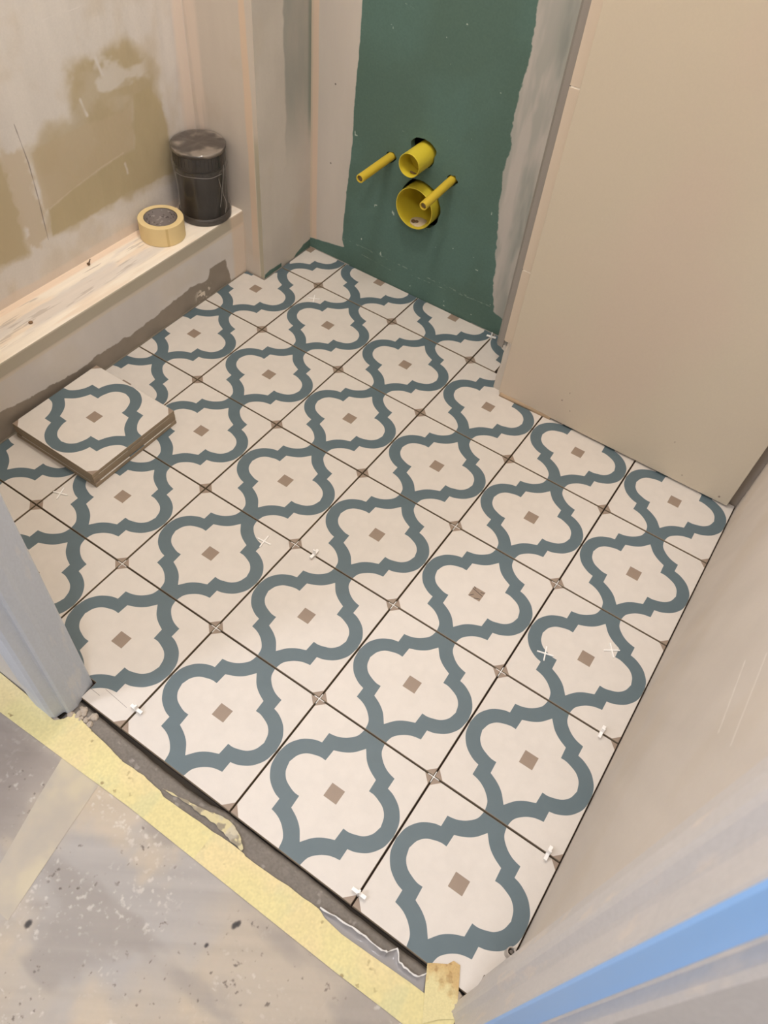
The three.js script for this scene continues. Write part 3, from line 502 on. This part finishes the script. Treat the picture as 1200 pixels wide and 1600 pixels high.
// ------------------------------------------------------------------ things on the ledge
{
  const t = thing('tape_roll', 'roll of yellow masking tape with grey printed core on the ledge', 'tape'); t.position.set(-0.5262, 0.1852, -0.9577); t.rotation.y = 0.4;
  const R = 0.0563, ri = 0.0415, h = 0.0495, e = 0.0012;
  const prof = [[ri, 0], [R - e, 0], [R, e], [R, h - e], [R - e, h], [ri, h]].map((p) => new THREE.Vector2(...p));
  put(t, 'tape_winding', new THREE.LatheGeometry(prof, 72), std({ color: 0xe8d09a, roughness: 0.55 }));
  const cv = document.createElement('canvas'); cv.width = 1024; cv.height = 192; const g = cv.getContext('2d'); g.fillStyle = 'rgb(160,152,148)'; g.fillRect(0, 0, 1024, 192);
  for (let k = 0; k < 420; k++) { g.fillStyle = rnd() < 0.5 ? 'rgb(112,104,102)' : 'rgb(200,192,188)'; g.fillRect(rnd() * 1024, rnd() * 192, 4 + rnd() * 26, 1.5 + rnd() * 3); }
  const pt = new THREE.CanvasTexture(cv); pt.colorSpace = THREE.SRGBColorSpace; pt.wrapS = THREE.RepeatWrapping;
  const core = [[ri, 0.0005], [ri, h - 0.0008], [ri - 0.0022, h - 0.0008], [ri - 0.0022, 0.0005], [ri, 0.0005]].map((p) => new THREE.Vector2(...p));
  put(t, 'cardboard_core', new THREE.LatheGeometry(core, 72), std({ map: pt, roughness: 0.75 })).userData.label = 'grey printed cardboard core';
  const end = new THREE.BoxGeometry(0.0006, h * 0.96, 0.006); end.translate(R + 0.0001, h / 2, 0); end.rotateY(-0.95); put(t, 'tape_end', end, std({ color: 0xd8bd84, roughness: 0.6 }));
}
{
  const t = thing('canister', 'black plastic canister wrapped in clear film standing in the ledge corner', 'canister'); t.position.set(-0.5155, 0.1852, -1.1035);
  const black = std({ color: 0x2b2623, roughness: 0.5 }), lathe = (p, n = 64) => new THREE.LatheGeometry(p.map((a) => new THREE.Vector2(...a)), n);
  put(t, 'body', lathe([[0, 0.004], [0.0622, 0.004], [0.0618, 0.15], [0.0, 0.152]]), black);
  put(t, 'base_flange', lathe([[0.05, 0], [0.0668, 0], [0.0685, 0.003], [0.0685, 0.012], [0.066, 0.0155], [0.0635, 0.017], [0.05, 0.017]]), std({ color: 0x3d3733, roughness: 0.5 }));
  const collar = put(t, 'collar', lathe([[0.05, 0.138], [0.0632, 0.14], [0.064, 0.146], [0.064, 0.178], [0.05, 0.18]]), black);
  for (let k = 0; k < 40; k++) { const a = (k / 40) * 2 * Math.PI, q = boxAt(-0.0013, 0.0013, 0.147, 0.177, 0.0632, 0.0652); q.rotateY(a); put(collar, 'rib', q, black); }
  const tLid = areaTexture(256, 64, 0, 1, 0, 1, (u, v) => { const a = u * 6.2832, x = Math.cos(a) * v * 1.3, y = Math.sin(a) * v * 1.3; return mix([74, 67, 61], [150, 139, 127], sm(0.42, 0.72, fbm(x * 2.4 + 5, y * 2.4, 3, 4)) * 0.9); });
  put(t, 'lid', lathe([[0, 0.1835], [0.02, 0.1845], [0.035, 0.1825], [0.05, 0.1855], [0.0655, 0.187], [0.0675, 0.1855], [0.0675, 0.178], [0.05, 0.177]]), std({ map: tLid, roughness: 0.7 }));
  // shrink wrap: a puckered thin skin
  const rows = 40, cols = 110, pos = [], idx = [];
  for (let j = 0; j <= rows; j++) for (let i = 0; i <= cols; i++) {
    const v = j / rows, a = (i / cols) * 2 * Math.PI; let y, r;
    if (v < 0.84) { y = 0.0008 + (v / 0.84) * 0.186; const k = v / 0.84; r = 0.0692 - 0.005 * sm(0.06, 0.3, k) * sm(1.0, 0.68, k) + 0.0005; } else { const k = (v - 0.84) / 0.16; y = 0.1868 + 0.0028 * Math.sin(k * 3) + 0.001; r = 0.0695 * (1 - k * 0.985); }
    const n = fbm(Math.cos(a) * 5 + 9, Math.sin(a) * 5 + v * 2.2, 7, 3) - 0.5, side = v < 0.84;
    r += side ? 0.0042 * n * sm(0, 0.12, v) * sm(0.84, 0.7, v) : 0; if (side) r = Math.max(r, v < 0.1 ? 0.0689 : v > 0.62 ? 0.0682 : 0.0636);
    if (!side) y += 0.0034 * (fbm(Math.cos(a) * r * 70 + 4, Math.sin(a) * r * 70, 8, 4) - 0.3);
    pos.push(r * Math.cos(a), y, r * Math.sin(a));
    if (j < rows && i < cols) { const p = j * (cols + 1) + i; idx.push(p, p + cols + 1, p + 1, p + 1, p + cols + 1, p + cols + 2); }
  }
  const g = new THREE.BufferGeometry(); g.setAttribute('position', new THREE.Float32BufferAttribute(pos, 3)); g.setIndex(idx); g.computeVertexNormals();
  const wrap = put(t, 'clear_wrap', g, phys({ color: 0xffffff, transmission: 1, thickness: 0, roughness: 0.12, ior: 1.45 })); wrap.userData.label = 'wrinkled clear plastic wrap';
  const foldMat = phys({ color: 0xd8d2ca, roughness: 0.35, transmission: 0.35, thickness: 0 });
  const fold = (pts, w) => { const c = new THREE.CatmullRomCurve3(pts.map(([a, y, r]) => new THREE.Vector3(r * Math.cos(a), y, r * Math.sin(a)))); put(wrap, 'fold', new THREE.TubeGeometry(c, 40, w, 5), foldMat); };
  const F = 0.95;                                    // the side that faces the door
  fold([[F + 1.15, 0.16, 0.0705], [F + 1.1, 0.128, 0.068], [F + 1.02, 0.1, 0.066], [F + 1.05, 0.06, 0.0655], [F + 0.95, 0.03, 0.068]], 0.00045);
  fold([[F + 1.1, 0.126, 0.0672], [F + 0.6, 0.1285, 0.0655], [F, 0.131, 0.0655], [F - 0.5, 0.128, 0.0655], [F - 1.0, 0.13, 0.0675]], 0.0004);
  fold([[F - 1.1, 0.15, 0.07], [F - 1.05, 0.125, 0.069], [F - 1.0, 0.08, 0.066], [F - 1.12, 0.05, 0.0675], [F - 1.0, 0.025, 0.069]], 0.00045);
  fold([[F - 0.85, 0.12, 0.0655], [F - 0.95, 0.08, 0.0655], [F - 0.8, 0.045, 0.066]], 0.00035);
}
{ // bits lying on the ledge
  const screw = (x, z, y, a, label) => {
    const t = thing('screw', label, 'screw'); t.position.set(x, y, z); t.rotation.y = a;
    const s = new THREE.CylinderGeometry(0.0017, 0.0009, 0.02, 10); s.rotateZ(Math.PI / 2); put(t, 'shank', s, std({ color: 0x4e3c2a, roughness: 0.5, metalness: 0.4 }));
    const hd = new THREE.CylinderGeometry(0.0042, 0.002, 0.003, 14); hd.rotateZ(-Math.PI / 2); hd.translate(-0.011, 0, 0); put(t, 'screw_head', hd, std({ color: 0x5a4632, roughness: 0.5, metalness: 0.4 }));
  };
  screw(-0.574, -0.757, 0.189, 2.2, 'small brown screw lying on the ledge against the left wall');
  const crumbs = [[-0.5, -0.925, 0.0035, 'tiny brown crumb on the ledge just in front of the tape roll'], [-0.505, -0.52, 0.005, 'brown crumb near the open end of the ledge at left']];
  crumbs.forEach(([x, z, r, label], k) => { const g = lump(r, 30 + k, 0.6); g.translate(x, 0.185 + r * 0.4, z); tag(put(scene, 'mortar_crumb', g, std({ color: 0x8a6f55, roughness: 0.95 })), label, 'crumb'); });
}

// ------------------------------------------------------------------ stack of spare tiles
{
  const which = ['bottom tile of the stack beside the ledge', 'second tile from the bottom of the stack beside the ledge', 'third tile from the bottom of the stack beside the ledge', 'top tile of the stack beside the ledge, pattern turned sideways'];
  const geo = tileGeometry([[-0.1245, 0.1245], [0.1245, 0.1245], [0.1245, -0.1245], [-0.1245, -0.1245]], -0.125, 0.125, 0, 0.0098);
  const off = [[0.0022, 0.0006, 0.004], [-0.0006, -0.0008, -0.003], [0.0008, 0.0004, 0.002], [0, 0, 0]];
  which.forEach((label, k) => {
    const m = put(scene, 'spare_tile', geo, [glazes[k % 3], clay]); m.position.set(-0.3125 + off[k][0], 0.0001 + k * 0.01, -0.4835 + off[k][1]); m.rotation.y = Math.PI / 2 + off[k][2];
    tag(m, label, 'tile', 'spare tiles stacked on the floor');
  });
}

// ------------------------------------------------------------------ tile spacers
{
  const white = phys({ color: 0xf6f3ee, roughness: 0.4 });
  const cross = (len, w, h) => { const s = new THREE.Shape(), a = w / 2, b = len / 2; [[a, a], [a, b], [-a, b], [-a, a], [-b, a], [-b, -a], [-a, -a], [-a, -b], [a, -b], [a, -a], [b, -a], [b, a]].forEach(([x, y], i) => (i ? s.lineTo(x, y) : s.moveTo(x, y))); const g = new THREE.ExtrudeGeometry(s, { depth: h - 0.0004, bevelEnabled: true, bevelThickness: 0.0002, bevelSize: 0.0002, bevelOffset: -0.0002, bevelSegments: 1 }); g.translate(0, 0, -h / 2 + 0.0002); return g; };
  const flat = cross(0.033, 0.0026, 0.0026).rotateX(-Math.PI / 2), sunk = cross(0.022, 0.0015, 0.004).rotateX(-Math.PI / 2), tall = cross(0.026, 0.0028, 0.006);
  const add = (name, g, x, y, z, ry, label, group) => { const m = put(scene, name, g, white); m.position.set(x, y, z); m.rotation.y = ry; tag(m, label, 'spacer', group); return m; };
  const A = 'loose spacers lying on the tiles', B = 'spacers standing in the joints', C = 'spacers sunk in the joint crossings';
  add('tile_spacer', flat, -0.2327, 0.0014, -0.3006, 0.35, 'loose white cross spacer lying on a tile next to the tile stack', A);
  add('tile_spacer', flat, 0.1946, 0.0014, -0.4644, 0.1, 'loose white cross spacer lying on blue print in the middle of the floor', A);
  add('tile_spacer', flat, 0.8036, 0.0014, -0.585, 0.28, 'loose white cross spacer lying on blue band left of a brown square, near right wall', A);
  add('tile_spacer', flat, 0.9099, 0.0014, -0.6717, 0.62, 'loose white cross spacer lying right of a brown square, nearest the right wall', A);
  add('tile_spacer', flat, -0.222, 0.0012, -1.192, 0.5, 'loose white cross spacer on the far tiles before the green board', A);
  // standing: the cross stands across its joint, lower arm pushed in
  add('tile_spacer', tall, 0.25, 0.0062, -0.0398, 0, 'white spacer standing in the joint beside the left door jamb', B);
  add('tile_spacer', tall, 0.3001, 0.0062, -0.5, Math.PI / 2, 'white spacer standing in the joint in the middle of the floor', B);
  add('tile_spacer', tall, 0.9624, 0.0062, -0.5, Math.PI / 2, 'white spacer standing in the joint by the right wall, second joint from threshold', B);
  add('tile_spacer', tall, 0.9742, 0.0062, -0.25, Math.PI / 2, 'white spacer standing in the joint by the right wall, first joint from threshold', B);
  add('tile_spacer', tall, 0.75, 0.0062, -0.0197, 0, 'white spacer standing in the joint at the mortar strip', B);
  add('tile_spacer', tall, 0.25, 0.0042, -1.3653, 0.25, 'white spacer standing in the far joint against the green board', B);
  const rows = ['first', 'second', 'third'], cols = ['leftmost', 'second from left', 'third from left', 'rightmost'];
  for (const [i, j, c] of [[0, 1, 0], [1, 1, 1], [2, 1, 2], [3, 1, 3], [1, 2, 0], [2, 2, 1], [3, 2, 3], [2, 3, 0], [3, 3, 3]])
    add('joint_spacer', sunk, i * 0.25, -0.0042, -j * 0.25, 0, `white spacer sunk in joint crossing, ${rows[j - 1]} row from threshold, ${cols[c]}`, C);
}
{ // little stub by the right wall
  const t = thing('pipe_stub', 'short grey plastic stub with a bolt inside at the foot of the right wall', 'stub'); t.position.set(0.9895, -0.0005, -0.083);
  const pts = [[0.0045, 0.012], [0.0052, 0.0215], [0.0068, 0.022], [0.0072, 0.021], [0.0072, 0], [0.0045, 0], [0.0045, 0.012]].map((p) => new THREE.Vector2(...p));
  put(t, 'sleeve', new THREE.LatheGeometry(pts, 28), std({ color: 0xbdb4aa, roughness: 0.6 }));
  const b = new THREE.CylinderGeometry(0.003, 0.003, 0.018, 6); b.translate(0, 0.0095, 0); put(t, 'bolt', b, std({ color: 0x77726e, roughness: 0.35, metalness: 0.8 }));
}

// ------------------------------------------------------------------ lamps
{
  const t = thing('ceiling_lamp', 'white globe lamp hanging from the ceiling of the small room', 'lamp'); t.position.set(GLOBE.x, GLOBE.y, GLOBE.z);
  put(t, 'globe', new THREE.SphereGeometry(GLOBE.r, 32, 20), std({ color: 0xffffff, emissive: GLOBE.color, emissiveIntensity: 3, roughness: 0.4 }));
  const L = H - GLOBE.y - GLOBE.r - 0.02, rod = new THREE.CylinderGeometry(0.006, 0.006, L, 12); rod.translate(0, GLOBE.r + L / 2, 0); put(t, 'stem', rod, std({ color: 0xdddddd }));
  const rose = new THREE.CylinderGeometry(0.04, 0.045, 0.022, 32); rose.translate(0, H - GLOBE.y - 0.011, 0); put(t, 'ceiling_rose', rose, std({ color: 0xe8e6e2 }));
  const light = new THREE.PointLight(GLOBE.color, GLOBE.cd, 0, 2); light.castShadow = true; light.shadow.radius = 7; t.add(light);
}
for (const P of PANELS) {
  const p = thing('ceiling_panel', P.label, 'lamp', 'corridor ceiling lights'); p.position.set(P.x, P.y, P.z);
  put(p, 'frame', boxAt(-P.w / 2 - 0.015, P.w / 2 + 0.015, 0.002, 0.03, -P.d / 2 - 0.015, P.d / 2 + 0.015), std({ color: 0xe6e6e6 }));
  put(p, 'diffuser', boxAt(-P.w / 2, P.w / 2, -0.006, 0.002, -P.d / 2, P.d / 2), std({ color: 0xffffff, emissive: P.color, emissiveIntensity: 3 }));
}

renderer.render(scene, camera);
